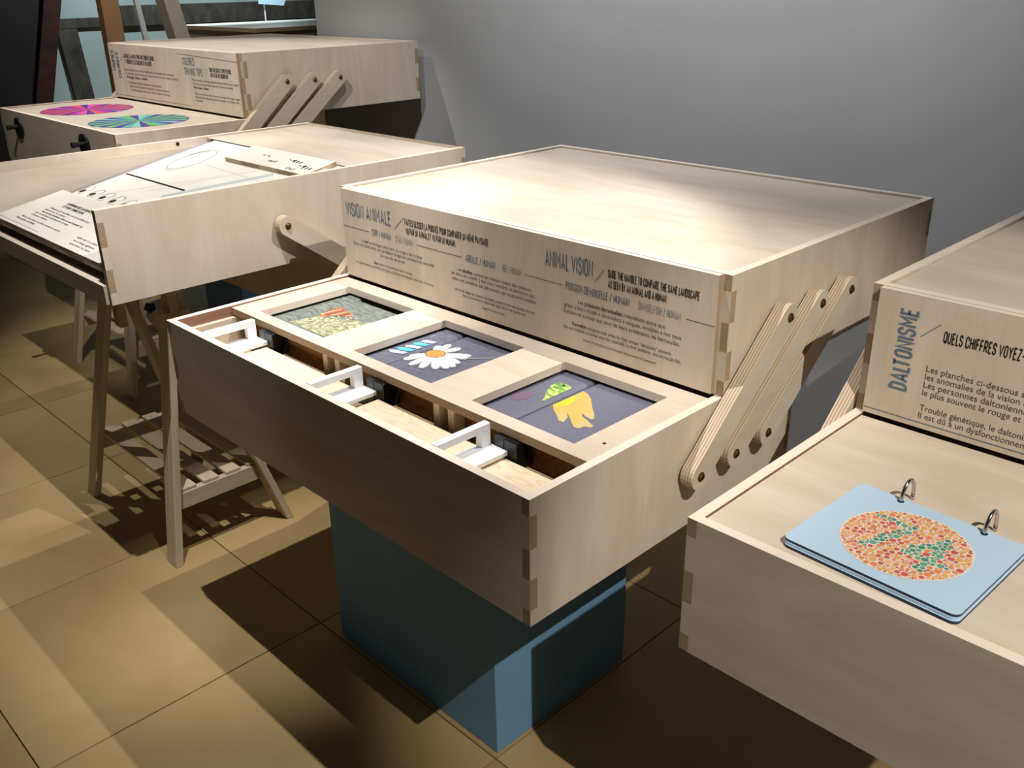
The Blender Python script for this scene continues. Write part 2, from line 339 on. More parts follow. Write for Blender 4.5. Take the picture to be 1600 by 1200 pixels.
# ------------------------------------------------------------------ room: floor, walls
m = MB(); m.box(-9, 4, -3, 5, -0.05, -0.0035)
floor = structure(m.build('floor', FLOORB), (0, 0, FZ))
TX, TY = 0.5695, 0.606
tm = None
for i in range(-10, 5):
    for j in range(-4, 5):
        x0 = -0.8115 + i * TX; y0 = -0.455 + j * TY
        if x0 < -6.0: continue
        if tm is None:
            m = MB(); g = 0.0013; m.box(g, TX - g, g, TY - g, -0.012, 0); t = m.build('floor_tile', STONE, floor, bevel=0.0006); tm = t.data
        else:
            t = bpy.data.objects.new('floor_tile', tm); COL.objects.link(t); t.parent = floor
        t.location = Vector((x0 * S, y0 * S, 0))
WALLY = 1.565
m = MB(); m.box(-2.735, 4.0, WALLY, WALLY + 0.09, FZ, 1.9)
structure(m.build('wall_back', WALLM), (0, 0, 0)).location = U(0, 0, 0)
# half-timbered wall of the room beyond
WX = -6.0
m = MB(); m.box(WX - 0.15, WX, -1.5, 5.0, FZ, 1.9); wl = structure(m.build('wall_left', PLAST)); wl.location = U(0, 0, 0)
m = MB(); m.box(WX, WX + 0.03, 1.4, 2.15, 0.355, 0.418); m.build('timber_beam', TIMB, wl, bevel=0.004)
m = MB(); m.box(WX, WX + 0.05, 2.15, 4.6, 0.352, 0.487); m.build('timber_beam', TIMB, wl, bevel=0.006)
m = MB(); y0, y1 = 1.70, 1.86; m.hexa([(WX, 1.775, FZ + .3), (WX + .03, 1.775, FZ + .3), (WX + .03, 1.905, FZ + .3), (WX, 1.905, FZ + .3), (WX, 1.72, 0.355), (WX + .03, 1.72, 0.355), (WX + .03, 1.85, 0.355), (WX, 1.85, 0.355)])
m.build('timber_brace', TIMB, wl, bevel=0.004)
for k in range(5):
    m = MB(); yy = 2.98 + k * 0.27; m.box(WX, WX + 0.04, yy, yy + 0.10, 0.28, 0.352); m.build('timber_stud', TIMB, wl, bevel=0.003)

# ------------------------------------------------------------------ plywood case builder
T = 0.0142; H = 0.198; D1 = 0.4352; DL = 0.663
SEG = [0, .13, .385, .625, .87, 1]
def side_out(y0, y1, zt, h, fr=True, bk=True):
    pts = []
    for k in range(5):
        z0, z1 = zt - h * SEG[k], zt - h * SEG[k + 1]; y = y0 + (T if (k % 2 and fr) else 0); pts += [(y, z0), (y, z1)]
    for k in range(4, -1, -1):
        z0, z1 = zt - h * SEG[k + 1], zt - h * SEG[k]; y = y1 - (T if (k % 2 and bk) else 0); pts += [(y, z0), (y, z1)]
    return pts
def front_out(x0, x1, zt, h):
    pts = []
    for k in range(5):
        z0, z1 = zt - h * SEG[k], zt - h * SEG[k + 1]; i = 0 if k % 2 else T; pts += [(x0 + i, z0), (x0 + i, z1)]
    for k in range(4, -1, -1):
        z0, z1 = zt - h * SEG[k + 1], zt - h * SEG[k]; i = 0 if k % 2 else T; pts += [(x1 - i, z0), (x1 - i, z1)]
    return pts
def box_case(root, W, y0, y1, zt, h, pre, front=True, mats=None):
    mats = mats or [PLY, EDGE, EDGEP]
    for xa, xb in ((-T, 0), (-W, -W + T)):
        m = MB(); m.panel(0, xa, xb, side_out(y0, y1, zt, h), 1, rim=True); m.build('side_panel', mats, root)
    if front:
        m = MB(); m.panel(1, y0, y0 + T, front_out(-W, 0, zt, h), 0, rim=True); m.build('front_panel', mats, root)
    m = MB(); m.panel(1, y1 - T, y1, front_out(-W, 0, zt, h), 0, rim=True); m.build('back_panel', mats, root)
    m = MB(); m.panel(2, zt - h, zt - h + T * 0.8, [(-W + T, y0 + T), (-T, y0 + T), (-T, y1 - T), (-W + T, y1 - T)], 0); m.build('bottom_panel', mats, root)
def capsule(p, q, r, n=10):
    a = math.atan2(q[1] - p[1], q[0] - p[0]); out = []
    for i in range(n + 1): t = a + math.pi / 2 + math.pi * i / n; out.append((p[0] + r * math.cos(t), p[1] + r * math.sin(t)))
    for i in range(n + 1): t = a - math.pi / 2 + math.pi * i / n; out.append((q[0] + r * math.cos(t), q[1] + r * math.sin(t)))
    return out
PIV = [((.3455, -.0950), (.570, .104)), ((.4420, -.0915), (.674, .1025)), ((.5370, -.0885), (.775, .103))]
def arms(root, W, piv=PIV, sides=(1, -1)):
    for sd in sides:
        for lo, hi in piv:
            xa, xb = (0.006, 0.028) if sd > 0 else (-W - 0.028, -W - 0.006)
            m = MB(); m.panel(0, xa, xb, capsule(lo, hi, 0.0225)); a = m.build('link_arm', [PLY, EDGEM], root)
            for c in (lo, hi):
                m = MB(); xo = xb if sd > 0 else xa; ax = (sd, 0, 0)
                m.cyl((xa if sd > 0 else xb, c[0], c[1]), (-sd, 0, 0), 0.010, 0.0055, 14); m.build('spacer', BRASS, a); m = MB()
                m.cyl((xo, c[0], c[1]), ax, 0.0078, 0.0016, 18); m.cyl((xo + sd * 0.0016, c[0], c[1]), ax, 0.0074, 0.0028, 18, 0, 0.0040)
                m.build('bolt', BRASS, a)
FN = (0, -1, 0); UX = (1, 0, 0); UZ = (0, 0, 1)
def case(name, pos, label, W=1.0, D=0.7142, rotz=0, lid=True):
    root = thing(name, pos, label, 'display case', None, rotz)
    box_case(root, W, 0, DL, 0, H, 'lower')
    box_case(root, W, D1, D1 + D, H, H, 'upper')
    m = MB(); m.panel(2, H - 0.019, H - 0.0045, [(-W + T + .0015, D1 + T + .001), (-T - .0015, D1 + T + .001), (-T - .0015, D1 + D - T - .0015), (-W + T + .0015, D1 + D - T - .0015)], 0)
    m.build('top_panel', [PLY, EDGE], root)
    tp = MB(); tp.panel(1, D1 - 0.0105, D1 - 0.0005, [(-W + .015, .0035), (-.0165, .0035), (-.0165, H - .001), (-W + .015, H - .001)], 1, rim=True)
    tpan = tp.build('text_panel', [PLY, EDGE, EDGEP], root)
    for x0, x1 in ((-W + T, -W + T + .0006), (-T - .0006, -T)):
        m = MB(); m.box(x0, x1, T, D1, -.022, -.001); m.build('rim_strip', STAIN, root)
    for x0, x1 in ((-W + T, -W + T + .012), (-T - .012, -T)):
        m = MB(); m.box(x0, x1, T, DL - T, -.183, -.0225); m.build('lining_board', PLY, root)
    if lid:
        m = MB(); m.panel(2, -.018, -.0032, [(-W + T + .0015, .0085), (-T - .0015, .0085), (-T - .0015, D1 - .012), (-W + T + .0015, D1 - .012)], 0)
        m.build('lid_panel', [PLY, EDGE], root)
    arms(root, W)
    return root, tpan

# ------------------------------------------------------------------ the animal vision case
central, tpc = case('cantilever_display_case', (0, 0, 0), 'wide plywood cantilever case on blue plinth with VISION ANIMALE panel and three picture windows', lid=False)
YT = D1 - 0.0105
def L(txt, x0, x1, z, cap, ink, bold=0.0, par=None, al='L'):
    if al == 'C': return lettering(txt, par or tpc, ink, ((x0 + x1) / 2, YT, z), UX, UZ, cap, x1 - x0, bold, 'C')
    return lettering(txt, par or tpc, ink, (x0, YT, z), UX, UZ, cap, x1 - x0, bold)
caps('VISION ANIMALE', tpc, INKB, (-.970, YT, .142), UX, UZ, .027, -.813 - (-.970), .145)
rule(tpc, INKG, (-.801, YT, .137), (-.768, YT, .165), FN, .0011)
caps('FAITES GLISSER LA POIGNÉE POUR COMPARER UN MÊME PAYSAGE', tpc, INKK, (-.766, YT, .1515), UX, UZ, .0118, -.519 - (-.766), .20)
caps('VU PAR UN ANIMAL ET VU PAR UN HUMAIN.', tpc, INKK, (-.764, YT, .1335), UX, UZ, .0118, -.610 - (-.764), .20)
for a, b in ((-.984, -.891), (-.730, -.594), (-.424, -.332), (-.070, -.0175)): rule(tpc, INKG, (a, YT, .1155), (b, YT, .1155), FN, .0011)
caps('CERF / HUMAIN', tpc, INKB, (-.881, YT, .1105), UX, UZ, .0125, -.815 - (-.881), .145); caps('STAG / HUMAN', tpc, INKL, (-.800, YT, .1105), UX, UZ, .0125, -.744 - (-.800), .12)
caps('ABEILLE / HUMAIN', tpc, INKB, (-.583, YT, .1105), UX, UZ, .0125, -.501 - (-.583), .145); caps('BEE / HUMAN', tpc, INKL, (-.482, YT, .1105), UX, UZ, .0125, -.434 - (-.482), .12)
caps('POISSON-DEMOISELLE / HUMAIN', tpc, INKB, (-.324, YT, .1105), UX, UZ, .0125, -.183 - (-.324), .145); caps('DAMSELFISH / HUMAN', tpc, INKL, (-.164, YT, .1105), UX, UZ, .0125, -.081 - (-.164), .12)
caps('ANIMAL VISION', tpc, INKB, (-.373, YT, .1445), UX, UZ, .027, -.263 - (-.373), .145)
rule(tpc, INKG, (-.259, YT, .136), (-.238, YT, .162), FN, .0011)
caps('SLIDE THE HANDLE TO COMPARE THE SAME LANDSCAPE', tpc, INKK, (-.230, YT, .1515), UX, UZ, .0118, -.049 - (-.230), .20)
caps('AS SEEN BY AN ANIMAL AND A HUMAN.', tpc, INKK, (-.229, YT, .1335), UX, UZ, .0118, -.108 - (-.229), .20)
B = 0.02
for runs, x0, x1, z, cap in (
    ([('Le ', 0), ('cerf', B), (' ne distingue pas le vert, du rouge ni de l\'orange.', 0)], -.922, -.714, .0885, .0066),
    ('Dans une forêt verte, son prédateur le tigre est parfaitement camouflé', -.951, -.680, .0785, .0066), ('aux yeux de ses proies !', -.858, -.769, .0675, .0066),
    ([('Stags', B), (' cannot tell green from red or orange.', 0)], -.881, -.750, .0475, .0055),
    ('In a green forest, its predator the tiger is perfectly camouflaged in the eyes of its prey.', -.947, -.683, .0375, .0055),
    ([('Les ', 0), ('abeilles', B), (' comme les oiseaux voient des couleurs', 0)], -.609, -.408, .0865, .0068),
    ('(et donc des motifs !) que nous, humains, ne percevons pas :', -.626, -.395, .0765, .0068), ('elles sont sensibles aux ultraviolets, qui nous sont invisibles.', -.625, -.394, .0655, .0068),
    ([('Like birds, ', 0), ('bees', B), (' see colours (including patterns) that we humans do not:', 0)], -.620, -.399, .0450, .0055), ('they are sensitive to ultraviolet light, which we cannot see.', -.596, -.422, .0362, .0055),
    ('Images © Dr Klaus Schmitt', -.540, -.478, .0240, .0042),
    ([('Les ', 0), ('poissons-demoiselles', B), (' s\'identifient entre eux', 0)], -.295, -.109, .0895, .0072),
    ('grâce à leurs motifs « ultraviolets » uniques, invisibles à nos yeux', -.327, -.077, .0785, .0072), ('humains et surtout aux yeux de leurs prédateurs, les barracudas.', -.328, -.079, .0672, .0072),
    ([('Damselfish', B), (' recognise each other by their unique "ultraviolet" patterns', 0)], -.308, -.095, .0478, .0058), ('that are invisible to human eyes but especially to their predator, the barracuda fish.', -.329, -.075, .0385, .0058),
    ('Photo UV © Professor Justin Marshall, The University of Queensland', -.281, -.124, .0240, .0044)):
    L(runs, x0, x1, z, cap, INKG)
# lid with three windows
WIN = [(-.922, -.697), (-.602, -.385), (-.286, -.068)]; WY = (.162, .383)
xs = [-.9865]; 
for a, b in WIN: xs += [a, b]
xs += [-.0145]
m = MB(); m.plate(xs, [.134, WY[0], WY[1], .4235], {(1, 1), (3, 1), (5, 1)}, -.0182, -.0040, mh=2)
m.build('window_lid', [PLY, EDGE, EDGEP], central)
m = MB(); m.cyl((-.0375, .192, -.0041), (0, 0, 1), .003, .0004, 14); m.cyl((-.0375, .192, -.0037), (0, 0, 1), .0013, .0003, 10); m.build('lid_screw', BRASS, central)
# inside the tray
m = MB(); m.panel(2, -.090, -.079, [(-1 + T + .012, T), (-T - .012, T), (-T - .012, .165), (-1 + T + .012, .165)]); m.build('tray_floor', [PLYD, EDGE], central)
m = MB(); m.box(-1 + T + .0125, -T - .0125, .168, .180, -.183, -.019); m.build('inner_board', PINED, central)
for x0, x1 in ((-.838, -.560), (-.478, -.222), (-.175, -.030)):
    m = MB(); m.box(x0, x1, T + .001, .1205, -.0785, -.0480); m.build('pine_slab', PINE, central, bevel=.001)
m = MB(); m.box(-.96, -.03, .1275, .1415, -.079, -.066)
for k in range(92): m.box(-.955 + k * .01, -.950 + k * .01, .1275, .1325, -.066, -.063)
m.build('toothed_rail', BLACK, central)
for xh in (-.667, -.629, -.351, -.315, -.041):
    m = MB(); m.box(xh - .0075, xh + .0075, .1425, .166, -.0785, -.0195); m.build('support_block', PINE, central, bevel=.0006)
for xh in (-.878, -.526, -.206):
    m = MB(); m.box(xh - .010, xh + .040, .004 + T, .124, -.0445, -.0365)
    h = m.build('slide_handle', WHITE, central, bevel=.0008)
    m = MB(); m.panel(0, xh - .007, xh + .006, [(.016, 0), (.122, 0), (.122, -.0365), (.103, -.0365), (.103, -.0125), (.016, -.0125)], me=0); m.build('handle_grip', WHITE, h, bevel=.0008)
    m = MB(); m.box(xh + .010, xh + .030, .1245, .160, -.066, -.021); m.build('acrylic_block', SMOKE, central, bevel=.0006)
    m = MB(); m.box(xh + .031, xh + .058, .1245, .160, -.0665, -.0195); m.build('carriage', BLACK, central, bevel=.001)
# pictures: two sheets each, meeting at a seam
m = MB(); m.box(-.97, -.03, .185, .42, -.060, -.050); m.build('picture_tray', BLACK, central)
FOREST = noisy('forest_print', (88, 96, 98), (138, 146, 136), (26, 26, 26), 1.2, 8, 0.3, 0.45, lo=0.35, hi=0.68)
BUSH = noisy('bush_print', (112, 116, 94), (182, 182, 148), (60, 60, 60), 1.6, 8, 0.6, 0.45, lo=0.38, hi=0.62)
NIGHT = noisy('night_print', (98, 99, 114), (112, 113, 130), (90, 90, 90), 1.0, 6, 0, 0.45)
NIGHT2 = noisy('night_print_flower', (96, 97, 112), (112, 113, 130), (30, 30, 30), 1.0, 6, 0, 0.45)
PETAL = noisy('petal_print', (222, 226, 220), (244, 246, 240), (40, 40, 40), 1.0, 4, 0, 0.45)
PETALB = mat('petal_blue_print', (96, 190, 222), 0.45); PETALG = mat('petal_lilac_print', (188, 190, 214), 0.45); PETALS = mat('petal_grey_print', (140, 146, 150), 0.45)
DISCO = noisy('flower_heart_print', (226, 130, 60), (246, 176, 104), (90, 90, 90), 1.5, 4, 0, 0.45)
TIGER = noisy('tiger_print', (148, 80, 60), (186, 112, 84), (24, 24, 24), 1.0, 5, 0.8, 0.45); STRIPE = mat('tiger_stripe_print', (232, 176, 140), 0.45); TSTR = mat('tiger_dark_print', (96, 44, 30), 0.45)
FISHY = noisy('fish_yellow_print', (228, 172, 92), (222, 156, 100), (14, 14, 14), 1.0, 3, 0, 0.45); FISHB = mat('fish_bright_print', (232, 188, 60), 0.45)
FISHG = noisy('fish_green_print', (92, 140, 72), (190, 206, 120), (46, 90, 46), 1.0, 5, 0.8, 0.45, lo=0.42, hi=0.58); FIN = mat('fish_fin_print', (190, 170, 118), 0.45); FEYE = mat('fish_eye_print', (36, 48, 30), 0.45)
ROSE = mat('rose_blur_print', (116, 96, 116), 0.45)
ZP = -.0240
def sheet(x0, x1, y0, y1, seam, material, back_curve=0):
    r = .010; o = []
    if seam == 'R': o = [(x0, ZP), (x1 - r, ZP), (x1 - r * .5, ZP - .0012), (x1 - r * .15, ZP - .004), (x1, ZP - .009), (x1, ZP - .02), (x0, ZP - .02)]
    else: o = [(x1, ZP), (x0 + r, ZP), (x0 + r * .5, ZP - .0012), (x0 + r * .15, ZP - .004), (x0, ZP - .009), (x0, ZP - .02), (x1, ZP - .02)]
    m = MB(); m.panel(1, y0, y1, o, me=0); return m.build('picture_sheet', material, central)
def flat(parent, polys, mats, name, dz=.0004):
    m = MB()
    for k, (pts, mi) in enumerate(polys): m.poly([(p[0], p[1], ZP + dz + k * .000012) for p in pts], mi)
    return m.build(name, mats, parent)
s1a = sheet(-.962, -.884, .19, .402, 'R', FOREST)
# right sheet of the forest picture bows away from the back edge
s1b = sheet(-.882, -.690, .19, .374, 'L', FOREST)
s2a = sheet(-.645, -.552, .19, .402, 'R', NIGHT2); s2b = sheet(-.550, -.375, .19, .400, 'L', NIGHT2)
s3a = sheet(-.325, -.2205, .19, .402, 'R', NIGHT); s3b = sheet(-.2185, -.060, .19, .400, 'L', NIGHT)
hump = [(-0.8399, 0.2352), (-0.8659, 0.2678), (-.8735, 0.3000), (-0.8740, 0.3214), (-0.862, 0.3204), (-0.8511, 0.3174), (-0.8093, 0.3112), (-0.8024, 0.2958), (-0.8262, 0.2868), (-0.8421, 0.2721), (-0.8439, 0.253)]
po = [(hump, 0)]
for k in range(5):
    a = -.866 + k * .012; po.append(([(a, .268 + k * .007), (a + .004, .266 + k * .007), (a + .010, .312 - k * .001), (a + .007, .314 - k * .001)], 1 if k % 2 else 2))
bush = [(-.872, .196), (-.70, .196), (-.70, .330)] + [(-.70 - i * .0145, .330 - .075 * (i / 12) ** .8 + random.uniform(-.008, .008)) for i in range(1, 12)]
po.append((bush, 3))
for k in range(60):
    a, b2, r = random.uniform(-.865, -.71), random.uniform(.205, .30), random.uniform(.0015, .0032)
    po.append(([(a + r * math.cos(t) * 1.4, b2 + r * math.sin(t)) for t in (0, 1.3, 2.4, 3.6, 5)], 4))
LEAF = mat('leaf_fleck_print', (198, 196, 152), 0.45)
flat(s1b, po, [TIGER, TSTR, STRIPE, BUSH, LEAF], 'printed_picture')
# daisy
tips = [(-0.5411, 0.2268), (-0.5114, 0.2172), (-0.4851, 0.2219), (-0.4618, 0.2372), (-0.4488, 0.2526), (-0.4448, 0.2662), (-0.4508, 0.284), (-0.4584, 0.311), (-0.461, 0.3224), (-0.5049, 0.335), (-0.535, 0.334), (-0.545, 0.315), (-0.545, 0.2435)]
cx, cy = -.5177, .2836; po = []
def petal(tx, ty, wd, mi):
    dx, dy = tx - cx, ty - cy; l = math.hypot(dx, dy); dx /= l; dy /= l; o = []
    prof = [(0.15, .25), (.4, .75), (.65, 1), (.85, .9), (.96, .5), (1, .12), (.97, -.1), (.98, -.5), (.86, -.9), (.65, -1), (.4, -.75), (.15, -.25)]
    for a, b2 in prof: o.append((cx + dx * a * l - dy * b2 * wd, cy + dy * a * l + dx * b2 * wd))
    return (o, mi)
for k in range(70):
    a, b2 = random.uniform(-.545, -.40), random.uniform(.197, .235); t = random.uniform(0, 6.3); l = random.uniform(.004, .012)
    if k > 34: continue
    po.append(([(a, b2), (a + l * math.cos(t), b2 + l * math.sin(t)), (a + l * .6 * math.cos(t) + .0015, b2 + l * .6 * math.sin(t) + .0015)], 2))
po.append(([(-.47, .300), (-.425, .345), (-.421, .343), (-.465, .296)], 2))
for tx, ty in tips: po.append(petal(tx + .003, ty - .003, .0098, 2))
for tx, ty in tips: po.append(petal(tx, ty, .0078, 0))
n = 26
po.append(([(cx + .0205 * math.cos(2 * math.pi * i / n), cy + .0185 * math.sin(2 * math.pi * i / n)) for i in range(n)], 3))
po.append(([(cx + .0185 * math.cos(2 * math.pi * i / n), cy + .0165 * math.sin(2 * math.pi * i / n)) for i in range(n)], 1))
HEARTD = mat('flower_heart_rim_print', (120, 92, 84), 0.45)
flat(s2b, po, [PETAL, DISCO, PETALS, HEARTD], 'printed_picture')
po = []
for k in range(46):
    a, b2 = random.uniform(-.638, -.568), random.uniform(.205, .395); t = random.uniform(0, 6.3); l = random.uniform(.004, .016)
    q = .22 * l
    po.append(([(a, b2), (a + l * .5 * math.cos(t) - q * math.sin(t), b2 + l * .5 * math.sin(t) + q * math.cos(t)), (a + l * math.cos(t), b2 + l * math.sin(t)), (a + l * .5 * math.cos(t + .25), b2 + l * .5 * math.sin(t + .25))], 2 if k % 3 else 0))
flat(s2a, po, [PETAL, PETALB, PETALS, PETALG], 'printed_flecks')['kind'] = 'stuff'
for k in range(5):
    po = []; b0 = .238 + k * .018; po.append(([(-.600 + k * .003, b0), (-.585, b0 - .006), (-.5605, b0 + .004), (-.5605, b0 + .016), (-.585, b0 + .010)], 1 if k % 2 else 3)); flat(s2a, po, [PETAL, PETALB, PETALS, PETALG], 'printed_petal', .001)
# damselfish
head = [(-0.2310, 0.2640), (-0.2392, 0.281), (-0.2555, 0.3029), (-0.2639, 0.3224), (-0.2664, 0.3395), (-0.2568, 0.3458), (-0.2428, 0.3449), (-0.2325, 0.3398), (-0.2315, 0.3315), (-0.2310, 0.2721)]
po = [(head, 0), ([(-.2493 + .0035 * math.cos(i * .63), .3388 + .0028 * math.sin(i * .63)) for i in range(10)], 1),
      ([(-.272 + .016 * math.cos(i * .42), .262 + .022 * math.sin(i * .42)) for i in range(15)], 2)]
flat(s3a, po, [FISHG, FEYE, ROSE], 'printed_picture')
body = [(-0.2090, 0.2680), (-0.2090, 0.3435), (-0.2040, 0.3425), (-0.1947, 0.3387), (-0.1787, 0.3275), (-0.1582, 0.3061), (-0.142, 0.2918), (-0.1278, 0.2764), (-0.1271, 0.2699), (-0.1404, 0.2716), (-0.1563, 0.2783), (-0.1459, 0.2687), (-0.1314, 0.2635), (-0.1111, 0.2547), (-0.1105, 0.2484), (-0.1202, 0.2439), (-0.1222, 0.2328), (-0.1308, 0.2315), (-0.1419, 0.2395), (-0.1577, 0.2527), (-0.1728, 0.2627), (-0.1605, 0.2502), (-0.1538, 0.2328), (-0.1638, 0.2328), (-0.1801, 0.246), (-0.1955, 0.2559)]
fins = [[(-.1278, .2764), (-.1271, .2699), (-.1404, .2716), (-.1520, .2770), (-.142, .2918)], [(-.1314, .2635), (-.1111, .2547), (-.1105, .2484), (-.1202, .2439), (-.1222, .2328), (-.1308, .2315), (-.1360, .2352), (-.137, .250)], [(-.1605, .2502), (-.1538, .2328), (-.1638, .2328), (-.1801, .246), (-.176, .254)]]
po = [(body, 0)] + [(f, 2) for f in fins] + [([(-.2090, .2680), (-.2090, .318), (-.196, .312), (-.190, .286), (-.198, .266)], 1)]
flat(s3b, po, [FISHY, FISHB, FIN], 'printed_picture')
# plinth
m = MB(); m.box(-.7419 - (-.2478), 0, 0, .3695, 0, -.199 + .7154 - .0002); tag(m.build('blue_plinth', BLUE, bevel=.0012), 'plain blue painted plinth under the animal vision case', 'plinth', (-.2478, .1616, FZ))

# ------------------------------------------------------------------ the colour blindness case at the right
right, tpr = case('cantilever_display_case', (1.1677, .1055, 0), 'plywood cantilever case with DALTONISME text panel cut by the right edge', D=.70)
def LR(txt, x0, z, cap, ink, width=None, bold=0.0): return lettering(txt, tpr, ink, (x0 - 1.1677, YT, z), UX, UZ, cap, width, bold)
caps('DALTONISME', tpr, INKB, (.2405 - 1.1677, YT, .052), (0, 0, 1), (-1, 0, 0), .0225, .122, .18)
rule(tpr, INKB, (.249 - 1.1677, YT, .139), (.274 - 1.1677, YT, .163), FN, .0012)
caps('QUELS CHIFFRES VOYEZ-VOUS ?', tpr, INKK, (.280 - 1.1677, YT, .139), UX, UZ, .0150, .136, .17)
for t, z, wd in (('Les planches ci-dessous servent à détecter', .0905, .222), ('les anomalies de la vision des couleurs.', .0785, .197), ('Les personnes daltoniennes confondent', .0665, .207), ('le plus souvent le rouge et le vert.', .0545, .170), ('Trouble génétique, le daltonisme est héréditaire.', .0310, .236), ('Il est dû à un dysfonctionnement des cônes.', .0190, .218)):
    LR(t, .2645, z, .0092, INKG, wd)
rule(tpr, INKB, (-.984, YT, .012), (-.018, YT, .012), FN, .0014)
# flip book of colour plates
bk = thing('flip_book', (.278, .136, -.0032), 'pale blue ring bound card book showing a dotted number plate', 'book', None, -0.045)
def rrect(x0, x1, y0, y1, r, n=5):
    o = []
    for cxx, cyy, a0 in ((x1 - r, y1 - r, 0), (x0 + r, y1 - r, 90), (x0 + r, y0 + r, 180), (x1 - r, y0 + r, 270)):
        for i in range(n + 1): t = math.radians(a0 + 90 * i / n); o.append((cxx + r * math.cos(t), cyy + r * math.sin(t)))
    return o
m = MB(); m.panel(2, .0002, .0040, rrect(.0015, .2055, -.0025, .182, .009)); m.build('back_card', [CARD, CARDE], bk)
m = MB(); m.panel(2, .0042, .0072, rrect(.001, .2050, -.001, .182, .009), me=0); m.build('middle_card', [CARD, CARDE], bk)
m = MB(); m.panel(2, .0074, .0106, rrect(0, .2045, 0, .182, .009)); topc = m.build('front_card', [CARD, CARDE], bk)
for xr in (.056, .157):
    m = MB(); m.tube([(xr, .1735 + .0165 - .0165 * math.cos(t), .0070 + .0265 * math.sin(t)) for t in [math.pi * i / 16 for i in range(17)]], .0024, 10); m.tube([(xr, .2065, .0070), (xr, .2065, .0003)], .0024, 10)
    m.build('binding_ring', CHROME, bk, smooth=True)
    m = MB(); m.cyl((xr, .1735, .0106), (0, 0, 1), .0042, .0003, 14); m.build('punch_hole', BLACK, bk)
# dotted plate
DOTC = [mat('dot_orange', (226, 134, 84), .5), mat('dot_red', (206, 92, 78), .5), mat('dot_amber', (226, 166, 88), .5), mat('dot_peach', (236, 176, 128), .5), mat('dot_green', (62, 142, 122), .5), mat('dot_teal', (96, 164, 138), .5), mat('dot_olive', (110, 128, 92), .5)]
R0 = .0705; px, py = .105, .088
def in_digit(x, y):
    def seg(ax, ay, bx, by, wd):
        dx, dy = bx - ax, by - ay; t = max(0, min(1, ((x - ax) * dx + (y - ay) * dy) / (dx * dx + dy * dy))); return math.hypot(x - ax - t * dx, y - ay - t * dy) < wd
    wd = .0060
    if seg(-.047, .036, -.008, .036, wd) or seg(-.008, .036, -.032, -.034, wd): return True
    return seg(.034, .036, .034, -.036, wd) or seg(.034, .036, .006, -.014, wd) or seg(.006, -.014, .050, -.014, wd)
dots = []
rs = [.0040] * 45 + [.0031] * 150 + [.0023] * 300 + [.0016] * 500 + [.0011] * 300
for r in rs:
    for _ in range(60):
        a = random.uniform(0, 2 * math.pi); q = R0 * math.sqrt(random.random()); x, y = q * math.cos(a), q * math.sin(a)
        if q + r > R0: continue
        if all((x - d[0]) ** 2 + (y - d[1]) ** 2 > (r + d[2] + .0003) ** 2 for d in dots): dots.append((x, y, r)); break
m = MB()
for x, y, r in dots:
    mi = random.choice((4, 4, 5, 5, 6)) if in_digit(x, y) else random.choice((0, 0, 1, 1, 2, 2, 3))
    m.face([(px + x + r * math.cos(t), py + y + r * math.sin(t), .0112) for t in [2 * math.pi * i / 9 for i in range(9)]], [(0, 0)] * 9, mi)
m.build('dot_plate_print', DOTC, topc)
m = MB(); m.face([(px + (R0 + .0015) * math.cos(t), py + (R0 + .0015) * math.sin(t), .0109) for t in [2 * math.pi * i / 48 for i in range(48)]], [(0, 0)] * 48); m.build('plate_ground_print', mat('plate_ground', (226, 214, 204), .5), topc)

# ------------------------------------------------------------------ the spinning tops case at the back
BLX, BLY, BLZ = -2.045, .386, .2125
back, tpb = case('cantilever_display_case', (BLX, BLY, BLZ), 'plywood cantilever case at the back with two coloured spinning discs', D=.700, rotz=-.006)
def LB(txt, x0, x1, z, cap, ink, bold=0.0): return lettering(txt, tpb, ink, (x0, YT, z), UX, UZ, cap, x1 - x0, bold)
caps('TOUPIES', tpb, INKB, (-.945, YT, .098), (0, 0, 1), (-1, 0, 0), .022, .075, .19)
caps('COLORÉES', tpb, INKB, (-.905, YT, .075), (0, 0, 1), (-1, 0, 0), .022, .092, .19)
rule(tpb, INKB, (-.885, YT, .140), (-.865, YT, .165), FN, .0012)
caps('ACTIONNEZ LA MANIVELLE POUR FAIRE TOURNER LE DISQUE,', tpb, INKK, (-.858, YT, .150), UX, UZ, .013, -.600 - (-.858), .20); caps('ET OBSERVEZ LES COULEURS SE MÉLANGER.', tpb, INKK, (-.850, YT, .131), UX, UZ, .013, -.625 - (-.850), .20)
for k, (x0, x1, z) in enumerate(((-.865, -.462, .105), (-.860, -.435, .092), (-.855, -.68, .079), (-.85, -.575, .060), (-.845, -.520, .047), (-.84, -.512, .034))):
    LB(('Deux couleurs qui tournent rapidement se mélangent sous nos yeux,', 'le cerveau ne perçoit plus que la somme des deux teintes.', 'Rouge, bleu, violet', 'Les disques colorés tournent trop vite pour', 'que nos yeux puissent distinguer les secteurs séparés,', 'le mélange se fait alors dans notre cerveau.')[k], x0, x1, z, .0075, INKG, .03 if k == 2 else 0.005)
rule(tpb, INKG, (-.984, YT, .013), (-.36, YT, .013), FN, .0012); rule(tpb, INKG, (-.42, YT, .181), (-.018, YT, .170), FN, .0012)
caps('COLORED', tpb, INKB, (-.385, YT, .148), UX, UZ, .022, -.300 - (-.385), .145); caps('SPINNING TOPS', tpb, INKB, (-.380, YT, .116), UX, UZ, .022, -.255 - (-.380), .145)
rule(tpb, INKB, (-.232, YT, .116), (-.215, YT, .142), FN, .0012)
caps('TURN THE CRANK TO SPIN THE DISC', tpb, INKK, (-.203, YT, .133), UX, UZ, .012, -.060 - (-.203), .20); caps('AND WATCH THE COLOURS MIX.', tpb, INKK, (-.200, YT, .117), UX, UZ, .012, -.082 - (-.200), .20)
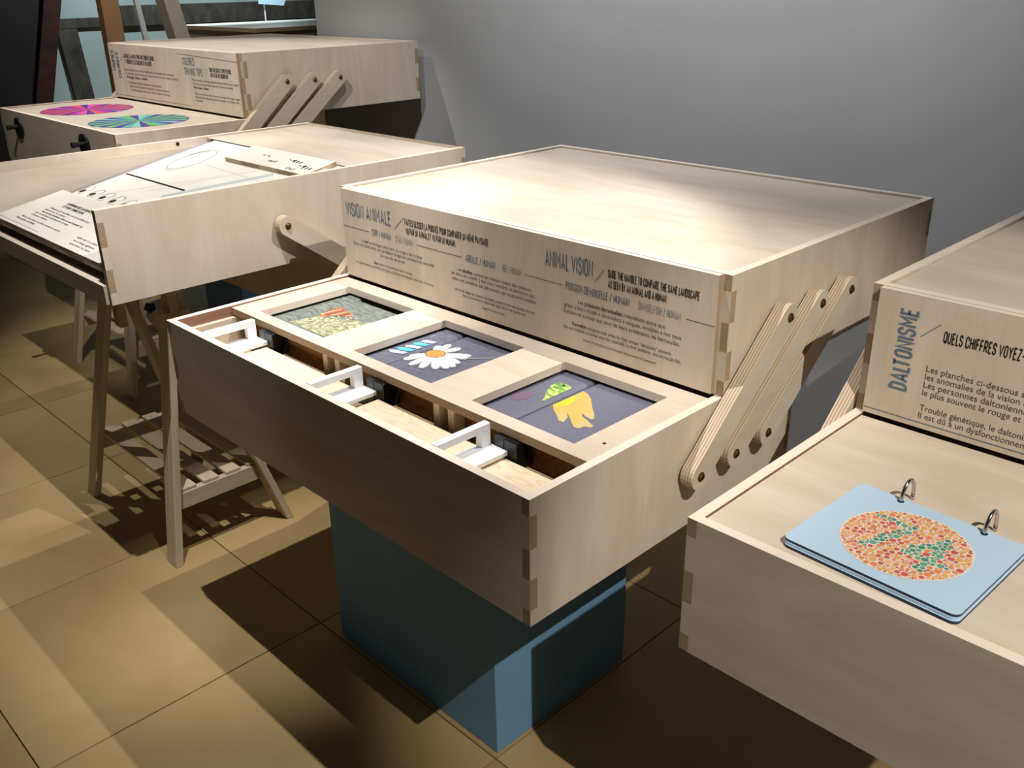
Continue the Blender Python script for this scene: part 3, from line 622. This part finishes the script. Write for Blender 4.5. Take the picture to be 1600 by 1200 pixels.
for k, (x0, x1, z) in enumerate(((-.335, -.025, .098), (-.332, -.060, .086), (-.33, -.225, .074), (-.328, -.025, .054), (-.325, -.032, .043), (-.325, -.275, .032))):
    LB(('Two colours turning quickly blend before our eyes:', 'the brain only perceives the sum of the two tints.', 'Red, blue, violet', 'The coloured discs turn too fast for our eyes', 'to tell the separate sectors apart, so they mix', 'in our mind.')[k], x0, x1, z, .0068, INKG, .03 if k == 2 else 0.005)
PINK = [mat('disc_magenta', (214, 58, 160), .45), mat('disc_coral', (236, 96, 86), .45), mat('disc_violet', (92, 56, 150), .45), mat('disc_rose', (226, 90, 176), .45)]
GREEN = [mat('disc_teal', (96, 176, 160), .45), mat('disc_green', (112, 190, 104), .45), mat('disc_indigo', (78, 62, 156), .45), mat('disc_mint', (136, 202, 186), .45)]
def disc(cx, cy, cols):
    # sectors of two alternating widths with a coloured hem
    m = MB(); r = .153; z = -.0026; ns = 32
    ring = [(cx + r * math.cos(2 * math.pi * i / 64), cy + r * math.sin(2 * math.pi * i / 64)) for i in range(64)]
    m.panel(2, -.0032 + .00005, z, ring, mf=2, me=2)
    seq = [0, 2, 3, 2, 0, 3, 2, 1]
    for i in range(ns):
        a0, a1 = 2 * math.pi * i / ns, 2 * math.pi * (i + 1) / ns; am = abs(math.sin((a0 + a1) / 2))
        mi = (1, 2)[i % 2] if am > .75 else seq[i % 8]
        if mi == 2 and i % 4 == 1: pass
        pts = [(cx, cy, z + .0003)] + [(cx + (r - .003) * math.cos(a0 + (a1 - a0) * k / 4), cy + (r - .003) * math.sin(a0 + (a1 - a0) * k / 4), z + .0003) for k in range(5)]
        m.face(pts, [(0, 0)] * 6, mi)
    return m.build('spinning_disc', cols, back)
disc(-.705, .200, PINK); disc(-.262, .190, GREEN)
for cx in (-.815, -.238):
    m = MB(); m.cyl((cx, 0, -.055), (0, -1, 0), .036, .007, 32); c = m.build('crank', BLACK, back)
    m = MB(); m.cyl((cx - .002, -.007, -.050), (0, -1, 0), .0075, .026, 16); m.cyl((cx - .002, -.033, -.050), (0, -1, 0), .0088, .008, 16); m.build('crank_knob', mat('crank_grip', (40, 44, 46), .2, 0.3), c)

# ------------------------------------------------------------------ the eye model case with the sloping board
MW, MD = .750, .990
mid = thing('open_display_case', (-1.168, -.0357, 0), 'open fronted plywood case with white sloping eye diagram board', 'display case')
for xa, xb in ((-T, 0), (-MW, -MW + T)):
    m = MB(); m.panel(0, xa, xb, side_out(0, MD, H, H), 1, rim=True); m.build('side_panel', [PLY, EDGE, EDGEP], mid)
    for k in (1, 3):
        m = MB(); m.panel(1, 0, T, [(xa, H - H * SEG[k + 1] + .0006), (xb, H - H * SEG[k + 1] + .0006), (xb, H - H * SEG[k] - .0006), (xa, H - H * SEG[k] - .0006)]); m.build('corner_finger', [PLY, EDGE], mid)
m = MB(); m.panel(1, MD - T, MD, front_out(-MW, 0, H, H), 0); m.build('back_panel', [PLY, EDGE], mid)
m = MB(); m.panel(1, -.006, T, [(-MW + T, 0), (-T, 0), (-T, .040), (-MW + T, .040)], 0); m.build('front_lip', [PLY, EDGEP], mid)
m = MB(); m.panel(2, 0, T * .8, [(-MW + T, T), (-T, T), (-T, MD - T), (-MW + T, MD - T)], 0); m.build('bottom_panel', [PLY, EDGE], mid)
m = MB(); m.panel(2, H - .019, H - .0045, [(-MW + T + .0015, .632), (-T - .0015, .632), (-T - .0015, MD - T - .0015), (-MW + T + .0015, MD - T - .0015)], 0); m.build('top_panel', [PLY, EDGE], mid)
m = MB(); m.box(-MW + T, -MW + T + .012, T, MD - T, .012, .176); m.build('lining_board', PLY, mid)
m = MB(); m.cyl((-MW + T + .0001, .54, .187), (1, 0, 0), .0055, .0012, 14); m.build('magnet_plug', BLACK, mid)
TH = math.atan(.2); CT, ST = math.cos(TH), math.sin(TH)
def slab(x0, x1, y0, y1, d0, d1, name, mats, parent=mid, mis=None):
    # slab lying on the slope: d = distance above the board plane
    P = []
    for d in (d0, d1):
        for x, y in ((x0, y0), (x1, y0), (x1, y1), (x0, y1)):
            P.append((x, y - ST * d, .068 + .2 * (y - .0057) + CT * d))
    m = MB(); m.hexa(P, 0, mis); return m.build(name, mats, parent)
def SP(x, y, d=0): return (x, y - ST * d, .068 + .2 * (y - .0057) + CT * d)
slab(-.7225, -.6785, .014, .620, -.0120, -.0060, 'acrylic_strip', GREYP)
slab(-.7225, -.7035, .012, .190, .0006, .0060, 'acrylic_tab', GREYP)
board = slab(-.677, -.018, .0140, .626, -.0145, 0, 'sloping_board', [PAPER, EDGE], mis=[0, 0, 1, 1, 1, 1])
tpl = slab(-.702, -.030, .0100, .190, .0006, .0105, 'text_plate', [PAPER, EDGE], mis=[0, 0, 1, 1, 1, 1])
rpl = slab(-.440, -.060, .528, .622, .0006, .0125, 'raised_plate', [PAPER, EDGE], mis=[0, 0, 1, 1, 1, 1])
slab(-.056, -.022, .560, .585, .0006, .010, 'small_block', [PLY])
slab(-.672, -.337, .3480, .3545, .00005, .0005, 'board_slot', [SLOT])
m = MB(); m.box(-.700, -.486, .6262, .6318, .180, H - .0052); m.build('joint_gap', SLOT, mid)
VS = (0, CT, ST); NS = (0, -ST, CT)
def LM(txt, x, y, cap, width, ink=INKG, bold=0.0, par=board, d=0): return lettering(txt, par, ink, SP(x, y, d), UX, VS, cap, width, bold)
# title lines and paragraphs on the low text plate
D_ = .0106
LM('EXPÉRIMENTEZ LES DÉFAUTS DE L\'ŒIL', -.555, .142, .0085, .205, INKK, .02, tpl, D_); LM('ET LEURS CORRECTIONS', -.548, .128, .0085, .125, INKK, .02, tpl, D_)
for k, (x, y, wd) in enumerate(((-.575, .108, .24), (-.585, .097, .13), (-.575, .086, .25), (-.59, .075, .21), (-.585, .064, .10), (-.60, .046, .24), (-.61, .035, .12))):
    LM(('Déplacez les lentilles sur le modèle pour', 'observer le trajet', 'des rayons lumineux dans un œil myope ou', 'dans un œil hypermétrope puis corrigez', 'chaque défaut', 'Move the lenses on the model to watch', 'the path of light')[k], x, y, .0058, wd, INKG, .02 if k in (2, 6) else .005, tpl, D_)
for k in range(3): LM(('Light rays in a short', 'or a long sighted', 'eye and its lens')[k], -.27 + k * .01, .052 - k * .013, .0058, .11, INKG, .005, tpl, D_)
rule(tpl, INKL, SP(-.68, .020, D_), SP(-.42, .020, D_), NS, .0012)
lettering('ŒIL NORMAL, MYOPE', tpl, INKL, SP(-.682, .075, D_), (-VS[0], -VS[1], -VS[2]), UX, .011, .06, .01) if False else None
# eye drawing: rings and rays
def ring(cx, cy, rx, ry, wd, a0=0, a1=360, ink=INKG):
    n = 40; m = MB()
    for i in range(n):
        t0, t1 = math.radians(a0 + (a1 - a0) * i / n), math.radians(a0 + (a1 - a0) * (i + 1) / n)
        f = lambda t, k: SP(cx + (rx + k) * math.cos(t), cy + (ry + k) * math.sin(t), .0004)
        m.face([f(t0, 0), f(t0, wd), f(t1, wd), f(t1, 0)], [(0, 0)] * 4)
    return m.build('eye_drawing', ink, board)
ring(-.570, .497, .052, .070, .0016); ring(-.570, .497, .057, .076, .0009, 60, 290); ring(-.570, .497, .061, .081, .0009, 70, 330, INKL)
ring(-.570, .497, .046, .062, .0007, 0, 360, INKL); ring(-.570, .497, .0525, .0705, .0030, 115, 165, INKK)
PALEB = mat('pale_ray_print', (188, 198, 198), .6)
for a, b, wdt, ink in (((-.52, .49), (-.10, .47), .0010, PALEB), ((-.60, .20), (-.33, .46), .0010, PALEB), ((-.36, .30), (-.19, .52), .020, PALEB), ((-.33, .29), (-.16, .50), .010, PALEB), ((-.45, .30), (-.20, .60), .001, PALEB)):
    rule(board, ink, SP(*a), SP(*b), NS, wdt, 'eye_drawing')
for x, y in ((-.175, .385), (-.135, .42), (-.105, .45), (-.07, .47)): ring(x, y, .012, .012, .0007, 0, 360, INKL); LM('n', x - .006, y - .004, .007, .010)
for x, y, t, b in ((-.33, .585, '= =', .01), (-.27, .565, 'œil', 0), (-.21, .590, '-+', .03), (-.185, .585, '■■', .0), (-.14, .572, '-+', .03), (-.115, .565, '■■', 0), (-.16, .548, '(a)', 0)):
    lettering(t if t != '■■' else 'III', rpl, INKK, SP(x, y - .01, .0126), UX, VS, .012, .035, b)
RINGR = mat('dot_ring_red', (176, 70, 84), .5); DOTW = mat('white_dot', (250, 250, 250), .4)
def dotp(x, y, r, ink, d=.0005):
    m = MB(); m.face([SP(x + r * math.cos(t), y + r * math.sin(t), d) for t in [2 * math.pi * i / 16 for i in range(16)]], [(0, 0)] * 16); m.build('symbol_dot', ink, board)
for k in range(5):
    x = -.660 + k * .0625; y = .224
    dotp(x, y, .0095, INKK, .0006); dotp(x + .013, y + .016, .0085, DOTW, .0008); ring(x + .006, y + .008, .019, .022, .0014, 20, 320, RINGR if k % 2 == 0 else INKG)
    m = MB()
# rear lower half of the same case and its linking arms
ry0, ry1 = .56, 1.17
for xa, xb in ((-T, 0), (-MW, -MW + T)):
    m = MB(); m.panel(0, xa, xb, side_out(ry0, ry1, -.004, H), 0); m.build('rear_side_panel', [PLY, EDGE], mid)
for ya in (ry0, ry1 - T):
    m = MB(); m.panel(1, ya, ya + T, front_out(-MW, 0, -.004, H), 0); m.build('rear_cross_panel', [PLY, EDGE], mid)
m = MB(); m.panel(2, -.004 - H, -.004 - H + T * .8, [(-MW + T, ry0 + T), (-T, ry0 + T), (-T, ry1 - T), (-MW + T, ry1 - T)], 0); m.build('rear_bottom_panel', [PLY, EDGE], mid)
arms(mid, MW, [((.690, -.105), (.4146, .0955))])
m = MB(); m.box(-.36, 0, 0, .34, 0, -.004 - H + .7154 - .0003); tag(m.build('blue_plinth', BLUE, bevel=.0012), 'blue painted plinth half hidden behind the slatted trestle', 'plinth', (-1.42, .72, FZ))

# ------------------------------------------------------------------ trestles
def lean(m, x0, x1, ya, yb, za, zb, d):
    # board leaning along Y from (ya, za) up to (yb, zb), d deep
    m.hexa([(x0, ya - d / 2, za), (x1, ya - d / 2, za), (x1, ya + d / 2, za), (x0, ya + d / 2, za), (x0, yb - d / 2, zb), (x1, yb - d / 2, zb), (x1, yb + d / 2, zb), (x0, yb + d / 2, zb)])
def trestle(pos, label, h, L=.545, dep=.337, zk=.31):
    root = thing('trestle', pos, label, 'trestle', 'slatted wooden trestles')
    lw, ld = .050, .019; zt = h - .085; yc = dep / 2
    for xe, ya_ in ((0, .168), (L - lw, .116)):
        dx = .022 if xe == 0 else -.022
        for y0, y1 in ((ld / 2, ya_ - .012), (dep - ld / 2, ya_ + .012)):
            m = MB(); P = []
            for x_, y_, z_ in ((xe, y0, 0), (xe + dx, y1, zt)): P += [(x_, y_ - ld / 2, z_), (x_ + lw, y_ - ld / 2, z_), (x_ + lw, y_ + ld / 2, z_), (x_, y_ + ld / 2, z_)]
            m.hexa(P); m.build('leg', LEGW, root, bevel=.0015)
        xp = xe + dx
        m = MB(); m.box(xp + .006, xp + lw - .006, ya_ - .0105, ya_ + .0105, zk - .07, h - .0262); m.build('post', LEGW, root, bevel=.001)
        m = MB(); m.box(xp + .004, xp + lw - .004, ya_ - .036, ya_ + .036, zt - .030, zt + .004); m.build('leg_block', LEGW, root, bevel=.001)
        m = MB(); xo = xp + lw - .006 if xe else xp + .006; sd = 1 if xe else -1
        m.cyl((xo - sd * .004, ya_, zk), (sd, 0, 0), .006, .020, 12); m.cyl((xo + sd * .016, ya_, zk), (sd, 0, 0), .020, .012, 5); m.build('knob', BLACK, root)
    m = MB(); m.hexa([(-.01, .150, h - .026), (L + .01, .098, h - .026), (L + .01, .134, h - .026), (-.01, .186, h - .026), (-.01, .150, h), (L + .01, .098, h), (L + .01, .134, h), (-.01, .186, h)]); m.build('top_beam', LEGW, root, bevel=.0015)
    zs = .136
    for xe in (lw * .55, L - lw * .55 - .020):
        m = MB(); m.box(xe, xe + .020, .044, dep - .044, zs, zs + .043); m.build('shelf_rail', LEGW, root, bevel=.001)
    n = 4; y0, y1 = .058, dep - .056; wd = (y1 - y0) / (n + (n - 1) * .5)
    for k in range(n):
        ya = y0 + k * wd * 1.5; m = MB(); m.box(lw * .55 + .003, L - lw * .55 - .003, ya, ya + wd, zs + .0432, zs + .052); m.build('slat', LEGW, root, bevel=.001)
    return root
trestle((-1.789, .0215, FZ), 'slatted trestle in front with shadow striped shelf and blond legs', -FZ - .0006, zk=.54)
trestle((-2.855, .392, FZ), 'farther slatted trestle under the spinning discs case', -FZ + BLZ - H - .0006)
# rear support of the discs case
m = MB(); m.box(0, .30, 0, .30, 0, BLZ - H + .7154 - .0003); tag(m.build('blue_plinth', BLUE, bevel=.0012), 'narrow blue plinth far back under the spinning discs case', 'plinth', (-2.76, .93, FZ))

# ------------------------------------------------------------------ things in the room beyond
pst = thing('timber_post', (-5.5, 1.18, FZ), 'dark leaning timber post with red brown edge at far left', 'post')
def lean2(x0, x1, ya, yb, wd, za, zb, name, material, par):
    m = MB(); m.hexa([(x0, ya - wd, za), (x1, ya - wd, za), (x1, ya, za), (x0, ya, za), (x0, yb - wd, zb), (x1, yb - wd, zb), (x1, yb, zb), (x0, yb, zb)]); return m.build(name, material, par, bevel=.003)
lean2(0, .16, -.105, .529, .55, 0, 2.2, 'post_body', mat('charred_timber', (26, 18, 14), .7), pst)
lean2(-.01, .18, 0, .634, .104, 0, 2.2, 'post_edge', TIMBR, pst)
st = thing('plywood_stand', (-4.2, 1.35, FZ), 'tan plywood stand with upright and leaning legs behind the discs case', 'stand')
m = MB(); m.box(-.06, 0, -.045, .045, 0, 1.7); m.build('upright', WARM, st, bevel=.001)
m = MB(); m.hexa([(-.10, .52, 0), (0, .52, 0), (0, .60, 0), (-.10, .60, 0), (-.10, .195, 1.7), (0, .195, 1.7), (0, .275, 1.7), (-.10, .275, 1.7)]); m.build('leaning_leg', [PLY], st, bevel=.001)
m = MB(); m.hexa([(-.02, .255, 0), (0, .255, 0), (0, .28, 0), (-.02, .28, 0), (-.02, .08, 1.7), (0, .08, 1.7), (0, .105, 1.7), (-.02, .105, 1.7)]); m.build('white_strip', WHITE, st)
m = MB(); m.box(-.10, 0, -.045, .28, 1.7, 1.76); m.build('cross_bar', PLY, st)
ct = thing('counter', (-4.0, 2.02, FZ), 'pale topped plywood counter beside the grey wall end', 'counter')
m = MB(); m.panel(2, 1.085, 1.105, [(-.9, 0), (0, 0), (0, 1.3), (-.9, 1.3)], mf=0, me=1); m.build('counter_top', [PAPER, EDGE], ct)
for x0, x1, y0, y1 in ((-.03, -.01, .02, 1.28), (-.88, -.86, .02, 1.28), (-.85, -.04, .02, .04)):
    m = MB(); m.box(x0, x1, y0, y1, 0, 1.0848); m.build('counter_panel', PLYD, ct)
sg = thing('sign', (-5.0, 2.69, FZ), 'pale blue card sign on a thin white rod in the far room', 'sign')
m = MB(); m.panel(0, 0, .012, [(-.045, 1.205), (.135, 1.19), (.20, 1.32), (.20, 1.75), (-.045, 1.75)], me=0); m.build('sign_card', PALEC, sg)
m = MB(); m.cyl((-.006, 0, 0), (0, 0, 1), .005, 1.5, 10); m.cyl((-.006, 0, 0), (0, 0, 1), .10, .012, 24); m.build('sign_rod', WHITE, sg)
